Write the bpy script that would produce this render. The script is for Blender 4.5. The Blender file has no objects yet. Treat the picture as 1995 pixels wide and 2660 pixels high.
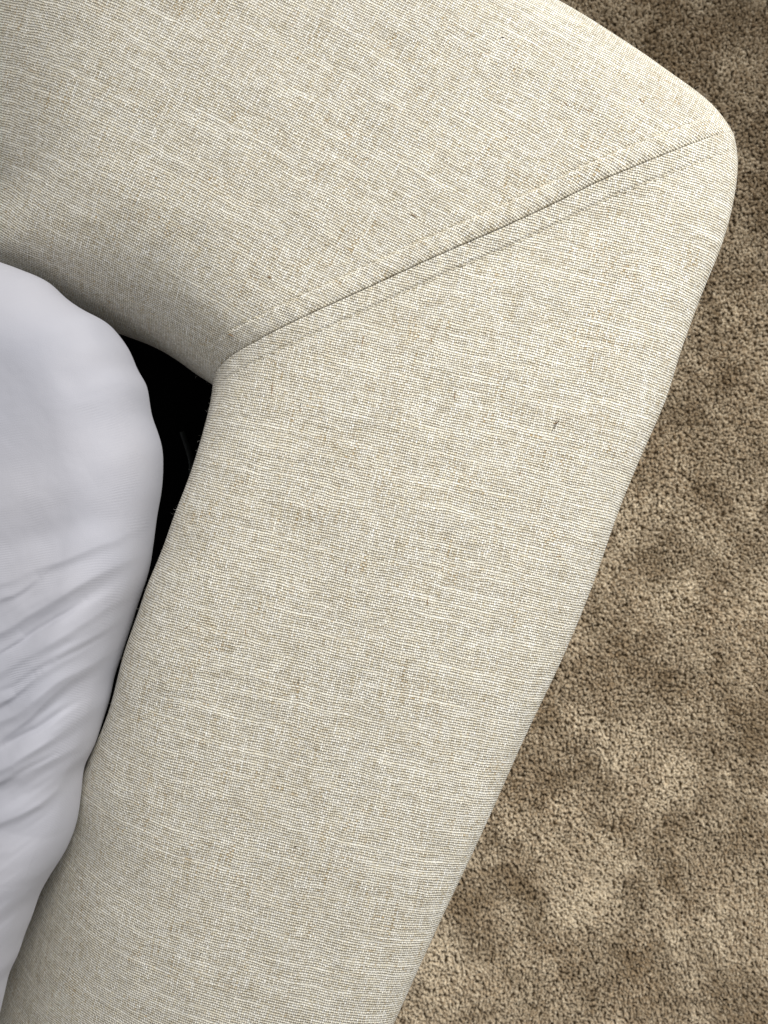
import bpy, math
import numpy as np
from mathutils import Vector, Euler

S = bpy.context.scene
COL = S.collection
K = 0.00015          # metres per photograph pixel on the plane z = 0
H = 0.34             # camera height above the top of the padded rails
CARPET_Z = -0.36

# ------------------------------------------------------------------ camera
cd = bpy.data.cameras.new("camera")
cd.sensor_fit = 'VERTICAL'
cd.sensor_height = 36.0
cd.sensor_width = 27.0
cd.lens = 36.0 * H / (2660 * K)
cd.clip_start = 0.01
cd.clip_end = 20.0
cd.dof.use_dof = True
cd.dof.focus_distance = H + 0.005
cd.dof.aperture_fstop = 19.0
cam = bpy.data.objects.new("camera", cd)
cam.location = (0, 0, H)
COL.objects.link(cam)
S.camera = cam

# ------------------------------------------------------------------ light
w = bpy.data.worlds.new("World")
S.world = w
w.use_nodes = True
bg = w.node_tree.nodes["Background"]
bg.inputs[0].default_value = (0.99, 0.985, 0.98, 1)
bg.inputs[1].default_value = 0.46

def area(name, loc, target, size, power, color, spread=180):
    l = bpy.data.lights.new(name, 'AREA')
    l.shape = 'RECTANGLE'; l.size = size[0]; l.size_y = size[1]
    l.energy = power; l.color = color; l.spread = math.radians(spread)
    o = bpy.data.objects.new(name, l)
    o.location = loc
    o.rotation_euler = (Vector(target) - Vector(loc)).to_track_quat('-Z', 'Y').to_euler()
    COL.objects.link(o)
    return o
area("key_light", (0.52, 0.82, 0.75), (0.16, -0.02, -0.10), (0.60, 0.50), 2.85, (1.0, 0.985, 0.95), 55)  # unseen key lamp, beam narrowed so its falloff replaces shadows cast at left

S.view_settings.view_transform = 'Standard'
S.view_settings.look = 'None'
S.view_settings.exposure = 0.0
S.view_settings.gamma = 1.0

# ------------------------------------------------------------------ helpers
rng = np.random.default_rng(7)

def P(u, v, z):
    """photograph pixel at height z -> plan coordinates"""
    f = K * (H - z) / H
    return np.array([(u - 997.5) * f, (1330.0 - v) * f])

def vnoise(x, y, seed=0):
    xi = np.floor(x).astype(np.int64); yi = np.floor(y).astype(np.int64)
    fx = x - xi; fy = y - yi
    fx = fx * fx * fx * (fx * (fx * 6 - 15) + 10); fy = fy * fy * fy * (fy * (fy * 6 - 15) + 10)
    def h(a, b):
        n = (a * 374761393 + b * 668265263 + seed * 974634777) & 0x7fffffff
        n = ((n ^ (n >> 13)) * 1274126177) & 0x7fffffff
        n = ((n ^ (n >> 16)) * 69069 + 12345) & 0x7fffffff
        return (n & 0xffff) / 65535.0
    return ((h(xi, yi) * (1 - fx) + h(xi + 1, yi) * fx) * (1 - fy) +
            (h(xi, yi + 1) * (1 - fx) + h(xi + 1, yi + 1) * fx) * fy)

def fbm(x, y, seed=0, oc=4):
    s = 0; a = 0.5; t = 0
    for i in range(oc):
        s = s + a * vnoise(x * 2 ** i, y * 2 ** i, seed + i * 17); t += a; a *= 0.5
    return s / t

def smooth(x):
    x = np.clip(x, 0, 1); return x * x * (3 - 2 * x)

def spline(pts, n_or_t, closed=False):
    """smooth curve through pts, sampled at normalised chord length"""
    pts = np.asarray(pts, float)
    d = np.r_[0, np.cumsum(np.linalg.norm(np.diff(pts[:, :2], axis=0), axis=1))]
    d /= d[-1]
    t = np.linspace(0, 1, n_or_t) if np.isscalar(n_or_t) else np.asarray(n_or_t)
    # cubic hermite with finite-difference tangents
    m = np.gradient(pts, d, axis=0)
    i = np.clip(np.searchsorted(d, t, side='right') - 1, 0, len(d) - 2)
    h = (d[i + 1] - d[i])[:, None]; s = ((t - d[i]) / (d[i + 1] - d[i]))[:, None]
    h00 = 2*s**3 - 3*s**2 + 1; h10 = s**3 - 2*s**2 + s; h01 = -2*s**3 + 3*s**2; h11 = s**3 - s**2
    return h00*pts[i] + h10*h*m[i] + h01*pts[i+1] + h11*h*m[i+1]

def trace(pts, n_or_t, sm_w=0.0):
    """photograph pixels (u, v, depth) -> plan curve"""
    q = np.array([np.r_[P(u, v, z), z] for u, v, z in pts])
    t = np.linspace(0, 1, n_or_t) if np.isscalar(n_or_t) else np.asarray(n_or_t)
    if len(pts) < 12 or sm_w <= 0: return spline(q, t)
    N_ = 1201; T = np.linspace(0, 1, N_); c = spline(q, T)
    hw = int(N_ * sm_w); k = np.hanning(2 * hw + 1); k /= k.sum()
    out = []
    for j in range(3):
        x = c[:, j]
        e = np.r_[2 * x[0] - x[hw:0:-1], x, 2 * x[-1] - x[-2:-hw - 2:-1]]   # point reflection keeps the ends fixed
        out.append(np.interp(t, T, np.convolve(e, k, 'valid')))
    return np.stack(out, 1)

def link(name, me, mat=None, parent=None, **props):
    o = bpy.data.objects.new(name, me)
    if mat is not None and me is not None: me.materials.append(mat)
    COL.objects.link(o)
    if parent: o.parent = parent
    for k, v in props.items(): o[k] = v
    return o

def mesh_np(name, co, faces, smooth_shade=True, attr=None):
    """co (n,3), faces (m,4) or (m,3)"""
    me = bpy.data.meshes.new(name)
    n, m, c = len(co), len(faces), faces.shape[1]
    me.vertices.add(n); me.vertices.foreach_set('co', np.ascontiguousarray(co, np.float32).ravel())
    me.loops.add(m * c); me.loops.foreach_set('vertex_index', np.ascontiguousarray(faces, np.int32).ravel())
    me.polygons.add(m); me.polygons.foreach_set('loop_start', np.arange(0, m * c, c, dtype=np.int32))
    me.polygons.foreach_set('use_smooth', np.full(m, smooth_shade))
    if attr is not None:
        for k, v in attr.items():
            a = me.attributes.new(k, 'FLOAT', 'POINT'); a.data.foreach_set('value', np.ascontiguousarray(v, np.float32))
    me.update(calc_edges=True)
    return me

def grid_mesh(name, X, Y, Z, U=None, V=None, flip=False):
    r, c = X.shape
    co = np.stack([X, Y, Z], -1).reshape(-1, 3)
    i = np.arange(r * c).reshape(r, c)
    f = np.stack([i[:-1, :-1], i[:-1, 1:], i[1:, 1:], i[1:, :-1]], -1).reshape(-1, 4)
    if flip: f = f[:, ::-1]
    me = mesh_np(name, co, f)
    if U is not None:
        uv = me.uv_layers.new(name='weave')
        vi = f.ravel()
        uv.data.foreach_set('uv', np.stack([U.ravel()[vi], V.ravel()[vi]], -1).astype(np.float32).ravel())
    return me

# ------------------------------------------------------------------ materials
class N:
    def __init__(s, name):
        s.m = bpy.data.materials.new(name); s.m.use_nodes = True
        s.t = s.m.node_tree; s.t.nodes.clear()
        s.out = s.t.nodes.new('ShaderNodeOutputMaterial')
        s.b = s.t.nodes.new('ShaderNodeBsdfPrincipled')
        s.t.links.new(s.b.outputs[0], s.out.inputs[0])
    def put(s, sock, v):
        if isinstance(v, bpy.types.NodeSocket): s.t.links.new(v, sock)
        elif v is not None: sock.default_value = v
    def math(s, op, a, b=None, c=None, clamp=False):
        n = s.t.nodes.new('ShaderNodeMath'); n.operation = op; n.use_clamp = clamp
        s.put(n.inputs[0], a); s.put(n.inputs[1], b); s.put(n.inputs[2], c)
        return n.outputs[0]
    def noise(s, vec, scale=1, detail=2, rough=0.5, dim='2D', out=0):
        n = s.t.nodes.new('ShaderNodeTexNoise'); n.noise_dimensions = dim
        s.put(n.inputs['Vector'], vec); s.put(n.inputs['Scale'], scale)
        s.put(n.inputs['Detail'], detail); s.put(n.inputs['Roughness'], rough)
        return n.outputs[out]
    def comb(s, x, y, z=0.0):
        n = s.t.nodes.new('ShaderNodeCombineXYZ')
        s.put(n.inputs[0], x); s.put(n.inputs[1], y); s.put(n.inputs[2], z); return n.outputs[0]
    def white(s, vec):
        n = s.t.nodes.new('ShaderNodeTexWhiteNoise'); n.noise_dimensions = '2D'
        s.put(n.inputs['Vector'], vec); return n.outputs['Value']
    def white1(s, v):
        n = s.t.nodes.new('ShaderNodeTexWhiteNoise'); n.noise_dimensions = '1D'
        s.put(n.inputs['W'], v); return n.outputs['Value']
    def mix(s, f, a, b, mode='MIX'):
        n = s.t.nodes.new('ShaderNodeMix'); n.data_type = 'RGBA'; n.blend_type = mode
        s.put(n.inputs[0], f); s.put(n.inputs[6], a); s.put(n.inputs[7], b); return n.outputs[2]
    def ramp(s, v, lo, hi, a=0.0, b=1.0):
        n = s.t.nodes.new('ShaderNodeMapRange'); n.clamp = True
        s.put(n.inputs[0], v); s.put(n.inputs[1], lo); s.put(n.inputs[2], hi)
        s.put(n.inputs[3], a); s.put(n.inputs[4], b); return n.outputs[0]
    def bump(s, h, dist, strength=1.0, normal=None):
        n = s.t.nodes.new('ShaderNodeBump')
        s.put(n.inputs['Strength'], strength); s.put(n.inputs['Distance'], dist)
        s.put(n.inputs['Height'], h)
        if normal is not None: s.put(n.inputs['Normal'], normal)
        return n.outputs[0]

def linen():
    n = N('linen_weave'); m = n.math
    uvn = n.t.nodes.new('ShaderNodeUVMap'); uvn.uv_map = 'weave'
    sp = n.t.nodes.new('ShaderNodeSeparateXYZ'); n.t.links.new(uvn.outputs[0], sp.inputs[0])
    u0, v0 = sp.outputs[0], sp.outputs[1]
    uv = uvn.outputs[0]
    # gentle wander of the threads (metres)
    wa = n.noise(uv, 55, 3, 0.55); wb = n.noise(n.comb(m('ADD', u0, 3.7), v0), 55, 3, 0.55)
    wc = n.noise(n.comb(m('MULTIPLY', u0, 160), m('MULTIPLY', v0, 1500)), 1, 2)
    wd = n.noise(n.comb(m('MULTIPLY', u0, 1400), m('MULTIPLY', v0, 180)), 1, 2)
    U = m('ADD', m('DIVIDE', u0, 0.00086), m('ADD', m('MULTIPLY', wa, 1.6), m('MULTIPLY', wd, 0.5)))
    V = m('ADD', m('DIVIDE', v0, 0.00100), m('ADD', m('MULTIPLY', wb, 1.6), m('MULTIPLY', wc, 0.6)))
    iu, iv = m('FLOOR', U), m('FLOOR', V)
    fu, fv = m('SUBTRACT', U, iu), m('SUBTRACT', V, iv)
    su = m('SUBTRACT', m('MULTIPLY', m('MODULO', m('ABSOLUTE', iu), 2.0), 2.0), 1.0)
    sv = m('SUBTRACT', m('MULTIPLY', m('MODULO', m('ABSOLUTE', iv), 2.0), 2.0), 1.0)
    bu = m('SINE', m('MULTIPLY', fu, math.pi)); bv = m('SINE', m('MULTIPLY', fv, math.pi))
    # per-thread thickness, varying along its length (slubs)
    slub_f = n.noise(n.comb(m('MULTIPLY', U, 0.012), m('MULTIPLY', iv, 0.83)), 1, 2, 0.6)
    slub_w = n.noise(n.comb(m('MULTIPLY', iu, 0.67), m('MULTIPLY', V, 0.035)), 1, 2, 0.6)
    kf = n.ramp(slub_f, 0.55, 0.85, 0.0, 1.0)
    kw = n.ramp(slub_w, 0.60, 0.74, 0.0, 1.0)
    cr = n.white(n.comb(iu, iv))
    # height of the weft (runs along u) and of the warp (runs along v)
    # parity is the same product for both, so that one passes over where the other passes under
    par = m('MULTIPLY', su, sv)
    amp = m('MULTIPLY', bu, bv)
    hf = m('ADD', m('MULTIPLY', m('POWER', bv, 0.7), 0.62), m('MULTIPLY', m('MULTIPLY', par, amp), 0.26))
    hw = m('ADD', m('MULTIPLY', m('POWER', bu, 0.7), 0.62), m('MULTIPLY', m('MULTIPLY', par, amp), -0.56))
    hf = m('ADD', hf, m('ADD', m('MULTIPLY', kf, 0.38), 0.05)); hw = m('ADD', hw, m('MULTIPLY', kw, 0.22))
    hw = m('ADD', hw, m('MULTIPLY', m('SUBTRACT', cr, 0.5), 0.30))
    isf = m('GREATER_THAN', hf, hw)
    h = m('MAXIMUM', hf, hw)
    fib = n.noise(n.comb(m('MULTIPLY', U, 2.2), m('MULTIPLY', V, 2.2)), 1, 3, 0.6)
    h = m('ADD', h, m('MULTIPLY', fib, 0.22))
    # thread colours
    tf = n.noise(n.comb(m('MULTIPLY', U, 0.03), m('MULTIPLY', iv, 0.37)), 1, 3, 0.65)
    tw = n.noise(n.comb(m('MULTIPLY', iu, 0.71), m('MULTIPLY', V, 0.07)), 1, 3, 0.65)
    cf = n.mix(n.ramp(tf, 0.40, 0.60), (0.77, 0.725, 0.61, 1), (0.84, 0.805, 0.70, 1))
    cf = n.mix(m('MULTIPLY', kf, 0.15), cf, (0.89, 0.87, 0.80, 1))
    cw = n.mix(n.ramp(tw, 0.40, 0.60), (0.81, 0.75, 0.61, 1), (0.93, 0.905, 0.82, 1))
    col = n.mix(isf, cw, cf)
    # per-crossing irregularity
    col = n.mix(0.30, col, n.mix(cr, (0.22, 0.20, 0.16, 1), (1, 1, 0.97, 1)), 'OVERLAY')
    # natural straw-coloured fibres spun into single threads
    sf = n.noise(n.comb(m('MULTIPLY', U, 0.13), m('ADD', m('MULTIPLY', iv, 0.9), 40.0)), 1, 3, 0.7)
    sw = n.noise(n.comb(m('ADD', m('MULTIPLY', iu, 0.55), 90.0), m('MULTIPLY', V, 0.075)), 1, 3, 0.7)
    pz = n.ramp(n.noise(uv, 38, 3, 0.6), 0.40, 0.66)
    gf = m('MULTIPLY', n.ramp(sf, 0.62, 0.73), isf)
    gw = m('MULTIPLY', n.ramp(sw, 0.53, 0.69), m('SUBTRACT', 1.0, isf))
    g = m('MULTIPLY', m('MAXIMUM', gf, gw), m('ADD', m('MULTIPLY', pz, 0.75), 0.2))
    col = n.mix(g, col, (0.53, 0.40, 0.22, 1))
    # shade painted into the colour where the weave height is low
    recess_shade = n.ramp(h, 0.52, 0.86, 1.0, 0.0)
    col = n.mix(m('MULTIPLY', recess_shade, 0.9), col, (0.20, 0.165, 0.11, 1))
    # very slight overall mottling of the cloth (paler and tanner patches)
    mo = n.noise(n.comb(m('MULTIPLY', u0, 22), m('MULTIPLY', v0, 34)), 1, 4, 0.62)
    col = n.mix(n.ramp(mo, 0.30, 0.70, 0.0, 0.16), col, n.mix(0.5, col, (0.50, 0.42, 0.30, 1)))
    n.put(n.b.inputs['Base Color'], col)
    n.b.inputs['Roughness'].default_value = 0.82
    n.b.inputs['Specular IOR Level'].default_value = 0.25
    n.b.inputs['Sheen Weight'].default_value = 0.12
    n.b.inputs['Sheen Roughness'].default_value = 0.5
    n.put(n.b.inputs['Normal'], n.bump(h, 0.00056, 1.0))
    return n.m

def sheet_mat():
    n = N('white_jersey'); m = n.math
    tc = n.t.nodes.new('ShaderNodeTexCoord')
    sp = n.t.nodes.new('ShaderNodeSeparateXYZ'); n.t.links.new(tc.outputs['Object'], sp.inputs[0])
    x, y = sp.outputs[0], sp.outputs[1]
    # fine knit ribs, about 0.45 mm apart, nearly across the bed
    wv = n.noise(tc.outputs['Object'], 30, 2, 0.5, '3D')
    ribs = m('SINE', m('MULTIPLY', m('ADD', m('ADD', y, m('MULTIPLY', x, 0.10)), m('MULTIPLY', wv, 0.004)), 2 * math.pi / 0.00062))
    grain = n.noise(tc.outputs['Object'], 2600, 3, 0.6, '3D')
    h = m('ADD', m('MULTIPLY', m('MULTIPLY', ribs, n.ramp(n.noise(tc.outputs['Object'], 45, 2, 0.5, '3D'), 0.45, 0.7)), 0.22), m('MULTIPLY', grain, 0.5))
    t = n.noise(tc.outputs['Object'], 18, 3, 0.5, '3D')
    c = n.mix(n.ramp(t, 0.3, 0.7), (0.42, 0.425, 0.478, 1), (0.455, 0.452, 0.495, 1))
    n.put(n.b.inputs['Base Color'], c)
    n.b.inputs['Roughness'].default_value = 0.7
    n.b.inputs['Specular IOR Level'].default_value = 0.25
    n.b.inputs['Sheen Weight'].default_value = 0.15
    n.put(n.b.inputs['Normal'], n.bump(h, 0.00016, 0.9))
    return n.m

def plain(name, c, rough=0.9, spec=0.2):
    n = N(name)
    tc = n.t.nodes.new('ShaderNodeTexCoord')
    t = n.noise(tc.outputs['Object'], 400, 3, 0.6, '3D')
    n.put(n.b.inputs['Base Color'], n.mix(n.ramp(t, 0.3, 0.7), tuple(k * 0.8 for k in c) + (1,), tuple(min(1, k * 1.15) for k in c) + (1,)))
    n.b.inputs['Roughness'].default_value = rough
    n.b.inputs['Specular IOR Level'].default_value = spec
    n.put(n.b.inputs['Normal'], n.bump(t, 0.0003, 0.5))
    return n.m

def carpet_mat():
    n = N('carpet_yarn')
    a = n.t.nodes.new('ShaderNodeAttribute'); a.attribute_name = 'tone'
    b = n.t.nodes.new('ShaderNodeAttribute'); b.attribute_name = 'hue'
    tc = n.t.nodes.new('ShaderNodeTexCoord')
    t = n.noise(tc.outputs['Object'], 1500, 3, 0.7, '3D')
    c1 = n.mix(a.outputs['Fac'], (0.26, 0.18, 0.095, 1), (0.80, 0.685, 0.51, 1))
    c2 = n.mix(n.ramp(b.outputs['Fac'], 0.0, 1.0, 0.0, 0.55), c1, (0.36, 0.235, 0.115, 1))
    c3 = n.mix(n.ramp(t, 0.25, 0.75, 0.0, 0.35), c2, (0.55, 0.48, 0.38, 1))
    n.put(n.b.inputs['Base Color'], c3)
    n.b.inputs['Roughness'].default_value = 0.9
    n.b.inputs['Specular IOR Level'].default_value = 0.15
    n.b.inputs['Sheen Weight'].default_value = 0.1
    return n.m

LINEN = linen()
SHEET = sheet_mat()
BLACK = plain('gap_black', (0.0022, 0.0022, 0.0024), 0.95, 0.05)  # near-black colour that paints the deep shade of the gap
STITCH = plain('sewing_thread', (0.60, 0.55, 0.43), 0.7, 0.3)
STITCH2 = plain('straw_fibre', (0.27, 0.15, 0.055), 0.8, 0.2)
STITCH3 = plain('dark_fibre', (0.045, 0.032, 0.02), 0.8, 0.2)
FUZZ = plain('loose_fibre', (0.75, 0.72, 0.66), 0.8, 0.2)
CARP = carpet_mat()
BACKING = plain('carpet_backing', (0.13, 0.095, 0.055), 0.95, 0.1)

# ------------------------------------------------------------------ bed frame outlines, traced at their own depth
ZO = -0.013
seam_px = [(561,1007,-.050),(572,974,-.036),(592,942,-.022),(623,913,-.012),(655,892,-.006),(717,859,-.002),(825,807,0),(952,749,0),(1057,700,0),
           (1180,645,0),(1300,594,0),(1438,529,0),(1551,474,0),(1652,432,0),(1740,397,-.001),(1803,374,-.003),(1860,356,-.007),(1903,350,ZO)]
A_out = [(1903,350,ZO),(1915,385,ZO),(1918,420,ZO),(1912,475,ZO),(1897,560,ZO),(1861,673,ZO),(1824,757,ZO),(1794,840,ZO),(1762,925,ZO),(1736,1022,ZO),
         (1684,1140,ZO),(1610,1316,ZO),(1537,1525,ZO),(1454,1724,ZO),(1369,1900,ZO),(1296,2065,ZO),(1217,2237,ZO),(1151,2375,ZO),(1022,2660,ZO),(850,3040,ZO)]
A_in = [(561,1007,-.050),(557,1043,-.044),(544,1085,-.036),(521,1161,-.028),(489,1258,-.026),(456,1338,-.026),(424,1434,-.026),(387,1514,-.026),
        (359,1605,-.026),(342,1645,-.026),(319,1719,-.026),(291,1833,-.026),(262,1905,-.03),(203,2010,-.034),(135,2130,-.034),(60,2270,-.036),(-10,2410,-.036),(-90,2560,-.036),(-280,2960,-.036)]
B_out = [(1903,350,ZO),(1890,325,ZO),(1845,269,ZO),(1794,231,ZO),(1746,198,ZO),(1684,152,ZO),(1611,104,ZO),(1540,58,ZO),(1450,5,ZO),(1330,-55,ZO),(1000,-210,ZO),(500,-430,ZO),(0,-650,ZO),(-420,-840,ZO)]
B_in = [(561,1007,-.050),(553,999,-.052),(520,980,-.055),(489,957,-.056),(439,922,-.056),(401,902,-.056),(363,886,-.056),(312,868,-.056),(240,838,-.056),(120,785,-.056),(0,730,-.056),(-150,665,-.056),(-420,545,-.056)]

def rail(name, inner_px, outer_px, e1_deg, rx_in, extra_axis, side):
    # spacing along the rail: fine near the seam
    na = 420
    a = np.linspace(0, 1, na) ** 1.9
    din = trace(inner_px, a, 0.045); dout = trace(outer_px, a, 0.04)
    # across: fine near both edges
    nb = 300
    tb = np.linspace(0, 1, nb)
    b = 0.5 - 0.5 * np.cos(np.pi * tb); b = 0.6 * b + 0.4 * tb
    sm = trace(seam_px, b)
    I = din[:, None, :2]; O = dout[:, None, :2]; bb = b[None, :, None]; aa = a[:, None, None]
    lin = I * (1 - bb) + O * bb
    seamlin = (din[0, :2] * (1 - bb) + dout[0, :2] * bb)
    L = np.linalg.norm(din[-1, :2] - din[0, :2])
    dist = (a * L)[:, None]                                     # metres from seam, roughly
    fall = (1 - smooth(dist / 0.12))[:, :, None]
    XY = lin + (sm[None, :, :2] - seamlin) * fall
    W = np.linalg.norm(dout[:, :2] - din[:, :2], axis=1)[:, None]
    ti = np.gradient(din[:, :2], axis=0); ti /= np.linalg.norm(ti, axis=1)[:, None]
    row = (dout[:, :2] - din[:, :2]) / W
    sn = np.abs(ti[:, 0] * row[:, 1] - ti[:, 1] * row[:, 0])[:, None]
    sn = 0.74 + (np.clip(sn, 0.7, 1) - 0.74) * smooth(dist / 0.08)
    d_in = b[None, :] * W * sn; d_out = (1 - b[None, :]) * W * sn
    near = 1 - smooth(dist / 0.07)
    rx_in = rx_in + (0.034 if side == 'A' else 0.0) * smooth((dist - 0.10) / 0.13)
    rxi = rx_in * (1 - near) + 0.036 * near
    rzi = -din[:, 2][:, None] * (1 + 0.0 * near)
    rxo = 0.034 + 0 * near; rzo = 0.030
    def edge(d, rx, rz):
        q = np.clip(1 - d / rx, 0, 1)
        return -rz * (1 - np.sqrt(np.clip(1 - q ** 2.0, 0, 1)))
    Z = edge(d_in, rxi, rzi) + edge(d_out, rxo, -ZO * np.ones_like(rxi))
    # domed padding
    Z = Z + 0.004 * np.sin(np.pi * np.clip(b[None, :], 0, 1)) * (0.4 + 0.6 * smooth(dist / 0.10)) - 0.0016 * np.sin(np.pi * b[None, :])
    X, Y = XY[..., 0].copy(), XY[..., 1].copy()
    # soft unevenness of the padding
    m = np.sin(np.pi * b[None, :]) ** 0.5
    Z += m * 0.0022 * (fbm(X * 22 + 5, Y * 22 + 9, 3, 3) - 0.5) + m * 0.0006 * (fbm(X * 90 + 5, Y * 90 + 9, 5, 2) - 0.5)
    # distance to the seam measured at right angles
    sd = np.full((160, nb), 9.0)
    q2 = sm[::3, :2]
    for k in range(len(q2) - 1):
        ab = q2[k + 1] - q2[k]; px_, py_ = X[:160] - q2[k, 0], Y[:160] - q2[k, 1]
        tt = np.clip((px_ * ab[0] + py_ * ab[1]) / (ab @ ab), 0, 1)
        sd = np.minimum(sd, np.hypot(px_ - tt * ab[0], py_ - tt * ab[1]))
    sdist = np.full(X.shape, 1.0); sdist[:160] = sd
    sdist[0] = 0
    s = sdist
    if side == 'A':      # folded lip standing proud over the seam, then the stitched allowance
        lip = 0.0005 * np.exp(-(s / 0.004) ** 2)
        groove = -0.0015 * np.exp(-(s / 0.00028) ** 2)
        top = 0.00065 * (1 - smooth((s - 0.0060) / 0.0024)) - 0.00030 * np.exp(-((s - 0.0074) / 0.0006) ** 2)
    else:
        lip = -0.0002 * np.exp(-(s / 0.0016) ** 2)
        groove = -0.0009 * np.exp(-(s / 0.00050) ** 2)
        top = 0.0007 * (1 - smooth((s - 0.0070) / 0.0016)) * smooth(s / 0.003) - 0.00035 * np.exp(-((s - 0.0082) / 0.0007) ** 2)
    pucker = 0.00018 * np.sin(2 * np.pi * (b[None, :] * 1468 / 42.0) + 2.0 * np.sin(b[None, :] * 40)) * np.exp(-(s / 0.007) ** 2)
    msk = np.sin(np.pi * np.clip(b, 0, 1))[None, :] ** 0.4
    Z += (lip + groove + top + pucker) * msk
    if side == 'A':
        k3 = smooth((P(0, 1850, 0)[1] - Y) / 0.075)
        xs1 = P(330, 0, 0)[0] - 0.35 * (P(0, 2100, 0)[1] - Y) * -0.6
        Z -= 0.50 * 0.018 * np.logaddexp(0, (xs1 - X) / 0.018) * k3  # extra tilt that imitates the soft shadow on the lower left
    if side == 'B':
        # slope added towards the left so the top darkens like a cast shadow
        xs0 = P(168, 0, 0)[0] + 0.010 * (fbm(Y * 14, Y * 0 + 2, 77, 2) - 0.5)
        k2 = smooth((Y - P(0, 700, 0)[1]) / 0.050)
        sc = 0.011
        Z -= 0.66 * sc * np.logaddexp(0, (xs0 - X) / sc) * k2
    # sides, added as rows beyond b = 0 and b = 1
    c = 0.5 * (din[:, :2] + dout[:, :2])
    inw = (c - din[:, :2]); inw /= np.linalg.norm(inw, axis=1)[:, None]
    def extra(col, dirv, prof):
        xs, ys, zs, ds = [], [], [], []
        x0, y0, z0 = X[:, col], Y[:, col], Z[:, col]
        px, pz = 0, 0; arc = 0
        for ox, oz in prof:
            arc += math.hypot(ox - px, oz - pz); px, pz = ox, oz
            xs.append(x0 + dirv[:, 0] * ox); ys.append(y0 + dirv[:, 1] * ox); zs.append(z0 + oz); ds.append(arc)
        return xs, ys, zs, ds
    inn = extra(0, inw, [(0.0004, -0.004), (0.002, -0.010), (0.006, -0.017), (0.014, -0.024), (0.022, -0.040), (0.022, -0.12)])
    out = extra(-1, -inw * 1.0, [(-0.0007, -0.004), (-0.001, -0.010), (-0.0008, -0.03), (0.0, -0.08), (0.002, -0.16), (0.002, -0.24), (0.002, -0.325)])
    # weave coordinates: plan position in the thread frame plus the arc length gained over the rounded edges
    e1 = np.array([math.cos(math.radians(e1_deg)), math.sin(math.radians(e1_deg))]); e2 = np.array([-e1[1], e1[0]])
    U = X * e1[0] + Y * e1[1]; V = X * e2[0] + Y * e2[1]
    step = np.hypot(np.diff(X, axis=1), np.diff(Y, axis=1)); arc = np.sqrt(step ** 2 + np.diff(Z, axis=1) ** 2)
    g = np.concatenate([np.zeros((len(a), 1)), np.cumsum(arc - step, axis=1)], axis=1)
    g = g - g[:, [nb // 2]]
    if side == 'A': U = U + g
    else: V = V + g
    sgn = 1
    X = np.concatenate([np.array(inn[0][::-1]).T, X, np.array(out[0]).T], 1)
    Y = np.concatenate([np.array(inn[1][::-1]).T, Y, np.array(out[1]).T], 1)
    Z = np.concatenate([np.array(inn[2][::-1]).T, Z, np.array(out[2]).T], 1)
    di = np.array(inn[3][::-1])[None, :]; do = np.array(out[3])[None, :]
    if side == 'A':
        Ui = U[:, [0]] - di; Uo = U[:, [-1]] + do
        Vi = V[:, [0]] + 0 * di; Vo = V[:, [-1]] + 0 * do
    else:
        Ui = U[:, [0]] + 0 * di; Uo = U[:, [-1]] + 0 * do
        Vi = V[:, [0]] - di; Vo = V[:, [-1]] + do
    U = np.concatenate([Ui, U, Uo], 1); V = np.concatenate([Vi, V, Vo], 1)
    me = grid_mesh(name, X, Y, Z, U, V, flip=(side == 'B'))
    return me, (X, Y, Z)

LEFT_DROP = 0.012
root = bpy.data.objects.new('bed_frame', None); COL.objects.link(root)
root.location = (0, 0, CARPET_Z)
root['label'] = 'cream linen upholstered bed frame corner with a diagonal mitred seam'
root['category'] = 'bed frame'
def child_fix(o):
    o.location = (0, 0, -CARPET_Z); return o

meA, gA = rail('side_rail', A_in, A_out, -13.5, 0.030, 0, 'A')
meB, gB = rail('foot_rail', B_in, B_out, -27.0, 0.058, 0, 'B')
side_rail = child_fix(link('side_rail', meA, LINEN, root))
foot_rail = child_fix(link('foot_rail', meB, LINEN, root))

# deck below the mattress, coloured near-black in place of the gap's shade
def poly_prism(name, pts, z0, z1):
    n = len(pts)
    co = np.array([(x, y, z1) for x, y in pts] + [(x, y, z0) for x, y in pts])
    me = bpy.data.meshes.new(name)
    fs = [tuple(range(n)), tuple(range(2 * n - 1, n - 1, -1))] + [(i, i + n, (i + 1) % n + n, (i + 1) % n) for i in range(n)]
    me.from_pydata([tuple(c) for c in co], [], fs); me.update(); return me
deck = [tuple(P(u, v, -0.1)) for u, v in [(-650, 450), (640, 950), (620, 1100), (-100, 3000), (-650, 3000)]][::-1]
child_fix(link('deck', poly_prism('deck', deck, -0.30, -0.145), BLACK, root))

# ------------------------------------------------------------------ seam stitches (parts of the rails)
def tube_mesh(name, pts, rad, sides=6):
    pts = np.asarray(pts, float); n = len(pts)
    rad = np.broadcast_to(rad, n)
    t = np.gradient(pts, axis=0); t /= np.linalg.norm(t, axis=1)[:, None]
    up = np.array([0, 0, 1.0]) if abs(t[0][2]) < 0.9 else np.array([1.0, 0, 0])
    co = []
    for p, d, r in zip(pts, t, rad):
        s = np.cross(d, up); s /= np.linalg.norm(s); q = np.cross(s, d)
        for k in range(sides):
            an = 2 * math.pi * k / sides
            co.append(p + r * (math.cos(an) * s + math.sin(an) * q))
    f = []
    for i in range(n - 1):
        for k in range(sides):
            a, b_ = i * sides + k, i * sides + (k + 1) % sides
            f.append((a, b_, b_ + sides, a + sides))
    return mesh_np(name, np.array(co), np.array(f))

def surf_z(g, x, y):
    X, Y, Z = g
    d = (X - x) ** 2 + (Y - y) ** 2
    d = np.where(Z > -0.05, d, 9)
    i = np.unravel_index(np.argmin(d), d.shape); return Z[i]

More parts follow.
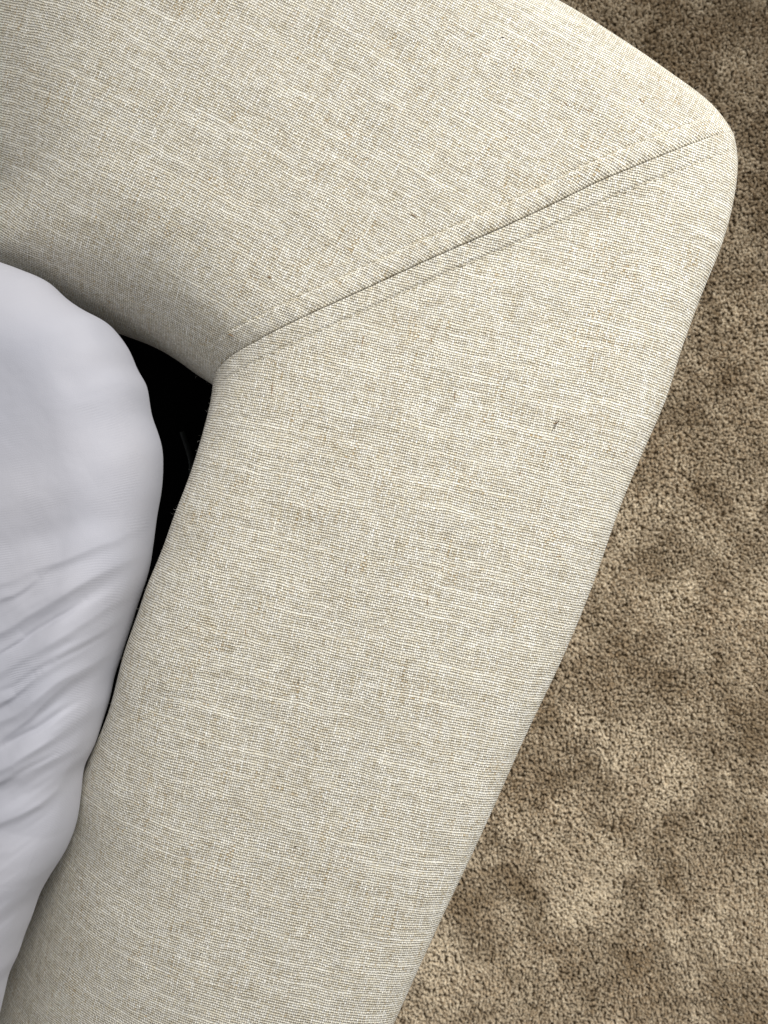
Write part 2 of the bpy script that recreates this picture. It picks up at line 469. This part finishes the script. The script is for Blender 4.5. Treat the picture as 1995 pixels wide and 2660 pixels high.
st_len = 0.0030
xs = np.linspace(-1, 1, 7)
st_me = tube_mesh('stitch', np.stack([xs * st_len / 2, 0 * xs, 0.00016 - 0.00050 * np.abs(xs) ** 3], -1), np.array([.00008, .00018, .00022, .00022, .00022, .00018, .00008]), 6)
st_me.materials.append(STITCH)
sm = trace(seam_px, 900)
def stitches(parent, g, offs, sgn, b0, b1):
    q = sm[:, :2]; t = np.gradient(q, axis=0); t /= np.linalg.norm(t, axis=1)[:, None]
    nrm = np.stack([-t[:, 1], t[:, 0]], -1) * sgn
    c = q + nrm * offs
    i0, i1 = int(b0 * 899), int(b1 * 899)
    c = c[i0:i1]
    # smooth the offset curve, wander slightly
    L = np.r_[0, np.cumsum(np.linalg.norm(np.diff(c, axis=0), axis=1))]
    s = 0.002
    while s < L[-1] - 0.002:
        x = np.interp(s, L, c[:, 0]); y = np.interp(s, L, c[:, 1])
        x2 = np.interp(s + 0.001, L, c[:, 0]); y2 = np.interp(s + 0.001, L, c[:, 1])
        j = rng.normal(0, 0.00018, 2)
        o = link('stitch', st_me, None, parent)
        z = surf_z(g, x + j[0], y + j[1])
        za = surf_z(g, x + 4 * (x2 - x), y + 4 * (y2 - y)); 
        o.location = (x + j[0], y + j[1], z + 0.00002)
        o.rotation_euler = (0, -math.atan2(za - z, 0.004), math.atan2(y2 - y, x2 - x) + rng.normal(0, 0.05))
        s += 0.0041 + rng.normal(0, 0.0002)
stitches(side_rail, gA, 0.0076, -1, 0.06, 0.965)
stitches(foot_rail, gB, 0.0084, 1, 0.07, 0.95)

# ------------------------------------------------------------------ tiny flecks caught in the weave
def fleck(g, parent, u, v, length, ang, mat, rad=0.00013):
    p = P(u, v, 0); L = length * K
    n = 7; t = np.linspace(-0.5, 0.5, n)
    a = math.radians(ang)
    bend = rng.normal(0, 0.16)
    x = p[0] + L * (t * math.cos(a) - bend * (t ** 2 - .1) * math.sin(a)); y = p[1] + L * (t * math.sin(a) + bend * (t ** 2 - .1) * math.cos(a))
    z = np.array([surf_z(g, xx, yy) for xx, yy in zip(x, y)]) + 0.00012
    me = tube_mesh('fibre_fleck', np.stack([x, y, z], -1), rad * np.array([.3, .8, 1, 1, 1, .8, .3]), 6)
    link('fibre_fleck', me, mat, parent)
for u, v, l, an, k in [(1437,1108,34,70,2),(1443,1104,26,62,2),(1441,1100,14,20,1),(777,1767,12,80,2),(731,2013,20,-10,2),(781,1052,12,85,2),(1305,98,14,5,2),(942,886,34,80,1),
                       (706,1010,36,85,1),(780,1066,12,88,1),(1452,1446,14,10,1),(944,2100,9,60,1),(770,2195,10,20,2),(1085,1930,10,40,1),(1350,1230,16,75,1),(1110,1560,22,82,1),
                       (640,1640,18,85,1),(485,1630,14,30,1),(1680,1490,12,5,1),(1180,1030,20,80,1),(900,1480,24,84,1),(520,2480,10,50,2),(117,2610,9,75,2),(700,720,14,-25,1),(1525,285,12,-20,1),
                       (1470,270,16,-50,1),(1670,258,22,-45,1),(81,343,7,10,2),(1075,560,18,-28,1),(590,860,20,-26,1),(1120,885,16,80,1)]:
    onB = v < 1007 - (u - 561) * 0.475
    fleck(gB if onB else gA, foot_rail if onB else side_rail, u, v, l, an, STITCH2 if k == 1 else STITCH3, 0.00011 if k == 2 else 0.00012)

# ------------------------------------------------------------------ loose fuzz along the rounded edges
def fuzz(name, g, parent, cols, n, rows, lmax):
    X, Y, Z = g
    V, F = [], []
    for _ in range(n):
        i = rng.integers(rows[0], rows[1]); c = rng.integers(cols[0], cols[1])
        p = np.array([X[i, c], Y[i, c], Z[i, c]])
        ta = np.array([X[i + 1, c] - X[i, c], Y[i + 1, c] - Y[i, c], Z[i + 1, c] - Z[i, c]])
        tb = np.array([X[i, c + 1] - X[i, c], Y[i, c + 1] - Y[i, c], Z[i, c + 1] - Z[i, c]])
        nn = np.cross(ta, tb); nn /= np.linalg.norm(nn) + 1e-12
        if nn[2] < 0: nn = -nn
        vw = np.array([0, 0, H]) - p; vw /= np.linalg.norm(vw)
        if abs(nn @ vw) > 0.30: continue
        d = nn + rng.normal(0, 0.7, 3); d /= np.linalg.norm(d)
        L = lmax * rng.uniform(0.25, 1) ** 2.6
        side = np.cross(d, rng.normal(0, 1, 3)); side /= np.linalg.norm(side)
        curl = rng.normal(0, 0.9, 3)
        w0 = 0.000011
        base = len(V)
        for k in range(5):
            t = k / 4
            q = p + d * L * t + curl * L * t * t * 0.6
            V.append(q - side * w0); V.append(q + side * w0)
        for k in range(4):
            F.append((base + 2 * k, base + 2 * k + 1, base + 2 * k + 3, base + 2 * k + 2))
    o = link('fuzz', mesh_np('fuzz', np.array(V), np.array(F)), FUZZ, parent)
    o['kind'] = 'stuff'
fuzz('fuzz', gA, side_rail, (8, 60), 700, (60, 330), 0.0016)
fuzz('fuzz', gA, side_rail, (255, 309), 2600, (5, 400), 0.0016)
fuzz('fuzz', gB, foot_rail, (255, 309), 1600, (5, 250), 0.0022)
fuzz('fuzz', gB, foot_rail, (2, 40), 700, (5, 250), 0.0015)

# ------------------------------------------------------------------ white sheet over the mattress corner
Zs = lambda v: float(np.interp(v, [640, 800, 880, 960, 1650, 1850, 1950, 2700], [-.016, -.022, -.028, -.031, -.030, -.026, -.024, -.024]))
sh_px = [(-420,560),(-200,618),(-60,662),(0,682),(63,705),(135,739),(169,773),(219,807),(287,845),(312,874),(338,912),(359,963),(382,1001),(389,1043),(395,1081),(409,1119),
         (422,1165),(424,1212),(420,1275),(409,1338),(401,1400),(393,1457),(379,1514),(365,1554),(350,1600),(336,1645),(313,1713),(296,1765),(288,1810),
         (273,1856),(259,1901),(242,1947),(222,1985),(214,2044),(207,2101),(197,2146),(171,2209),(131,2272),(103,2323),(88,2369),(63,2431),(46,2483),(28,2517),
         (11,2585),(-2,2640),(-30,2760),(-80,2960)]
edge = trace([(u, v, Zs(v)) for u, v in sh_px], 700, 0.014)
core = trace([(-760,900,0),(-700,1100,0),(-640,1400,0),(-600,1700,0),(-600,2000,0),(-600,2400,0),(-640,2960,0)], 700)
nt = 360
t = 1 - (1 - np.linspace(0, 1, nt)) ** 1.5
X = core[:, None, 0] * (1 - t) + edge[:, None, 0] * t
Y = core[:, None, 1] * (1 - t) + edge[:, None, 1] * t
ez = edge[:, 2][:, None]
Wd = np.hypot(edge[:, 0] - core[:, 0], edge[:, 1] - core[:, 1])[:, None]
d = (1 - t)[None, :] * Wd
vv = 1330 - Y / K; uu = X / K + 997.5
rx = np.interp(1330 - edge[:, 1] / K, [700, 1000, 1500, 1900, 2600], [.036, .032, .026, .024, .028])[:, None]
top = 0.008
q = np.clip(1 - d / rx, 0, 1)
Z = top + (ez - top) * (1 - np.sqrt(np.clip(1 - q ** 2.1, 0, 1))) + 0.0
# broad crown of the mattress and small sag
Z += 0.006 * (fbm(X * 9 + 3, Y * 9 + 1, 11, 2) - 0.5) * smooth(d / 0.02)

def seg_ridge(uu, vv, pts, wid, amp, prof='ridge'):
    """fold that follows a polyline in plan (photograph units)"""
    best = np.full(uu.shape, 1e9); sgn = np.zeros(uu.shape); tt = np.zeros(uu.shape)
    n = len(pts) - 1
    for i in range(n):
        a = np.array(pts[i], float); b_ = np.array(pts[i + 1], float); ab = b_ - a; L2 = ab @ ab
        s = np.clip(((uu - a[0]) * ab[0] + (vv - a[1]) * ab[1]) / L2, 0, 1)
        dx = uu - a[0] - s * ab[0]; dy = vv - a[1] - s * ab[1]
        dd = np.hypot(dx, dy); k = dd < best
        best = np.where(k, dd, best); sgn = np.where(k, np.sign(dx * ab[1] - dy * ab[0]), sgn); tt = np.where(k, (i + s) / n, tt)
    env = np.sin(np.pi * np.clip(tt, 0.03, 0.97)) ** 0.6
    sd = best * sgn
    if prof == 'ridge':
        return amp * env * np.exp(-(sd / wid) ** 2)
    # asymmetric: steep on one side, long slope on the other
    return amp * env * np.where(sd > 0, np.exp(-np.abs(sd / (wid * 0.75)) ** 1.7), np.exp(-(sd / (wid * 2.4)) ** 2))

folds = [  # (points, width px, height m); positive = soft ridge with one steep side, negative = crease
    ([(405,1330),(300,1400),(170,1450),(60,1500),(-120,1570)], 20, .0018),
    ([(402,1385),(330,1450),(230,1515),(120,1575),(0,1650),(-120,1710)], 24, .0034),
    ([(385,1480),(300,1560),(190,1640),(90,1700),(-60,1780)], 20, .0022),
    ([(368,1540),(300,1610),(200,1680),(100,1745),(-60,1830)], 26, .0036),
    ([(335,1640),(270,1700),(160,1770),(60,1840),(-80,1910)], 24, .0034),
    ([(250,1720),(150,1800),(60,1880),(-60,1970)], 15, .0022),
    ([(300,1760),(240,1840),(150,1910),(60,1965),(-80,2015)], 22, .0032),
    ([(255,1900),(180,1955),(90,1990),(0,2025),(-90,2065)], 22, .0036),
    ([(232,1960),(160,2035),(100,2085),(20,2125),(-90,2155)], 20, .0028),
    ([(218,1990),(180,2060),(165,2130),(160,2200)], 20, .0034),
    ([(240,1935),(208,1995),(190,2060),(165,2110)], 9, -.0040),
    ([(160,740),(205,830),(250,920),(300,1010)], 34, .0020),
    ([(150,720),(190,860),(190,960),(230,1060)], 26, -.0010),
    ([(260,850),(310,930),(345,1000),(360,1060)], 22, .0014),
    ([(120,2180),(80,2260),(20,2340),(-60,2420)], 40, .0020),
    ([(60,2300),(20,2400),(-40,2500)], 34, .0016),
    ([(130,1490),(60,1540),(-40,1580)], 10, .0012),
    ([(230,1560),(130,1620),(20,1690)], 9, -.0014),
    ([(340,1590),(230,1670),(130,1730)], 9, -.0012),
    ([(170,1700),(80,1760),(0,1800)], 9, -.0015),
    ([(120,1745),(50,1800),(-40,1840)], 9, .0012),
    ([(210,1820),(110,1885),(30,1925)], 9, -.0014),
    ([(150,1960),(70,2000),(0,2040)], 9, -.0012),
    ([(90,1640),(40,1670),(-20,1710)], 8, .0011),
    ([(70,1790),(30,1815),(-30,1860)], 8, .0012),
    ([(250,1225),(120,1290),(-50,1340)], 60, .0016),
    ([(300,1320),(160,1390),(0,1430)], 30, -.0008),
]
wu = uu + 14 * (fbm(uu / 90, vv / 90, 31, 2) - 0.5); wv_ = vv + 14 * (fbm(uu / 90, vv / 90, 37, 2) - 0.5)
edgefade = smooth(d / 0.0035)
for pts, wd, am in folds:
    am = am * 0.85
    Z += seg_ridge(wu, wv_, pts, wd, am, 'ridge' if am < 0 or wd > 50 else 'asym') * (0.25 + 0.75 * edgefade)
# small stretch wrinkles in the lower part
lo = smooth((vv - 1380) / 200) * edgefade
ca, sa = math.cos(math.radians(-34)), math.sin(math.radians(-34))
al = uu * ca - vv * -sa * -1; ac = uu * -sa + vv * ca
ru = (uu * ca + vv * sa); rv = (-uu * sa + vv * ca)
Z += lo * 0.0016 * (fbm(ru / 260 + 3, rv / 48 + 8, 51, 3) - 0.5) 
Z += 0.00035 * (fbm(uu / 60, vv / 60, 71, 3) - 0.5) * edgefade
# the sheet curls under, down to the deck
under = [(-0.0008, -0.0014), (-0.0028, -0.0034), (-0.007, -0.007), (-0.016, -0.013), (-0.030, -0.045), (-0.030, -0.10)]
tn = np.gradient(edge[:, :2], axis=0); tn /= np.linalg.norm(tn, axis=1)[:, None]
on = np.stack([-tn[:, 1], tn[:, 0]], -1)          # outward
if (on[350] @ (edge[350, :2] - core[350, :2])) < 0: on = -on
ex = np.stack([edge[:, 0] + on[:, 0] * a_ for a_, _ in under], 1); ey = np.stack([edge[:, 1] + on[:, 1] * a_ for a_, _ in under], 1)
ezz = np.stack([Z[:, -1] + b_ for _, b_ in under], 1)
X = np.concatenate([X, ex], 1); Y = np.concatenate([Y, ey], 1); Z = np.concatenate([Z, ezz], 1)
me = grid_mesh('fitted_sheet', X, Y, Z)
sheet = link('fitted_sheet', me, SHEET, None, label='smooth bluish white fitted sheet with diagonal folds bulging over the mattress corner', category='sheet')
me.flip_normals() if me.polygons[len(me.polygons) // 2].normal.z < 0 else None

# a dark curved cable that catches a trace of light deep in the gap
cp = trace([(470,1120,-.14),(478,1145,-.14),(488,1175,-.14),(494,1205,-.14),(494,1235,-.14),(486,1280,-.14),(470,1340,-.14)], 24)
CABLE = plain('dark_rubber', (0.013, 0.016, 0.016), 0.6, 0.3)
link('cable', tube_mesh('cable', np.column_stack([cp[:, :2], np.full(24, -0.1435)]), 0.0016, 8), CABLE, None,
     label='faint dark curved cable lying deep in the black gap between sheet and frame', category='cable')

# ------------------------------------------------------------------ carpet: backing and cut pile
x0, x1, y0, y1 = -1.2, 1.4, -1.2, 1.2
me = poly_prism('carpet', [(x0, y0), (x1, y0), (x1, y1), (x0, y1)], CARPET_Z - 0.02, CARPET_Z - 0.0065)
link('carpet', me, BACKING, None, kind='structure')

def pile():
    sp = 0.00165
    gx = np.arange(-0.02, 0.47, sp); gy = np.arange(-0.55, 0.52, sp)
    GX, GY = np.meshgrid(gx, gy)
    x = (GX + rng.uniform(-.55, .55, GX.shape) * sp).ravel(); y = (GY + rng.uniform(-.55, .55, GX.shape) * sp).ravel()
    # keep what is not under the bed
    o = trace([p for p in A_out], 200); 
    ox = np.interp(y, o[::-1, 1], o[::-1, 0], left=o[-1, 0], right=0.06)
    keep = x > ox - 0.03
    x, y = x[keep], y[keep]
    n = len(x)
    # nap: where the pile leans changes in soft patches
    la = (fbm(x * 13 + 4, y * 13 + 2, 101, 4) - 0.5) * 2.6
    lb = (fbm(x * 13 + 40, y * 13 + 22, 131, 4) - 0.5) * 2.6
    wx = x + 0.05 * (fbm(x * 20, y * 20, 301, 3) - 0.5) + 0.3 * y; wy = y + 0.05 * (fbm(x * 20 + 9, y * 20, 311, 3) - 0.5)
    far_shade = 0.75 * smooth((y + 0.10) / 0.42)  # darkens the tone towards the far end in place of shade; pile leans too
    nap = np.stack([-0.05 + 0.35 * la - 0.45 * far_shade, 0.05 + 0.35 * lb - 0.3 * far_shade], -1)
    lean = nap + rng.normal(0, 0.55, (n, 2))
    ln = np.hypot(lean[:, 0], lean[:, 1]); lean /= np.maximum(1, ln / 1.35)[:, None]
    Ht = rng.uniform(0.0036, 0.0062, n) + 0.0022 * (fbm(x * 50, y * 50, 151, 3) - 0.5) * 2
    d = np.column_stack([lean, np.ones(n)]); d /= np.linalg.norm(d, axis=1)[:, None]
    s = np.cross(d, [0.3, 0.9, 0.1]); s /= np.linalg.norm(s, axis=1)[:, None]; q = np.cross(d, s)
    base = np.column_stack([x, y, np.full(n, CARPET_Z - 0.0062)])
    r = rng.uniform(0.00058, 0.00098, n)
    tw = rng.uniform(0, 2 * math.pi, n)
    rings = []
    for frac, rr, ph in ((0.0, 0.7, 0.0), (0.6, 1.0, 0.5), (0.93, 0.95, 1.1)):
        for k in range(4):
            an = tw + ph + k * math.pi / 2
            rk = r * rr * rng.uniform(0.75, 1.25, n)
            rings.append(base + d * (Ht * frac)[:, None] + s * (np.cos(an) * rk)[:, None] + q * (np.sin(an) * rk)[:, None])
    tip = base + d * Ht[:, None] * 1.06
    V = np.stack(rings + [tip], 1)                      # n,13,3
    b = (np.arange(n) * 13)[:, None]
    f = []
    for ring in (0, 4):
        for k in range(4):
            k2 = (k + 1) % 4
            f.append(b + np.array([[ring + k, ring + k2, ring + 4 + k2]])); f.append(b + np.array([[ring + k, ring + 4 + k2, ring + 4 + k]]))
    for k in range(4):
        f.append(b + np.array([[8 + k, 8 + (k + 1) % 4, 12]]))
    F = np.concatenate(f, 0)
    tone = np.clip(0.60 - 0.28 * far_shade + rng.normal(0, 0.16, n) + 1.05 * (fbm(wx * 14 + 7, wy * 14, 201, 3) - 0.5) + 1.3 * (fbm(wx * 42 + 7, wy * 42, 205, 4) - 0.5), 0, 1)
    hue = np.clip(rng.uniform(-0.6, 0.8, n) + 1.6 * (fbm(x * 34 + 9, y * 34 + 4, 211, 4) - 0.5), 0, 1)
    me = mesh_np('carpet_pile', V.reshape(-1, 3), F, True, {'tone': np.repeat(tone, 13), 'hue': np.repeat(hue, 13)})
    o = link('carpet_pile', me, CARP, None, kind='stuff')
    o['label'] = 'beige brown cut pile carpet on the floor beside the bed frame'
    o['category'] = 'carpet pile'
    print('pile cones', n)
pile()
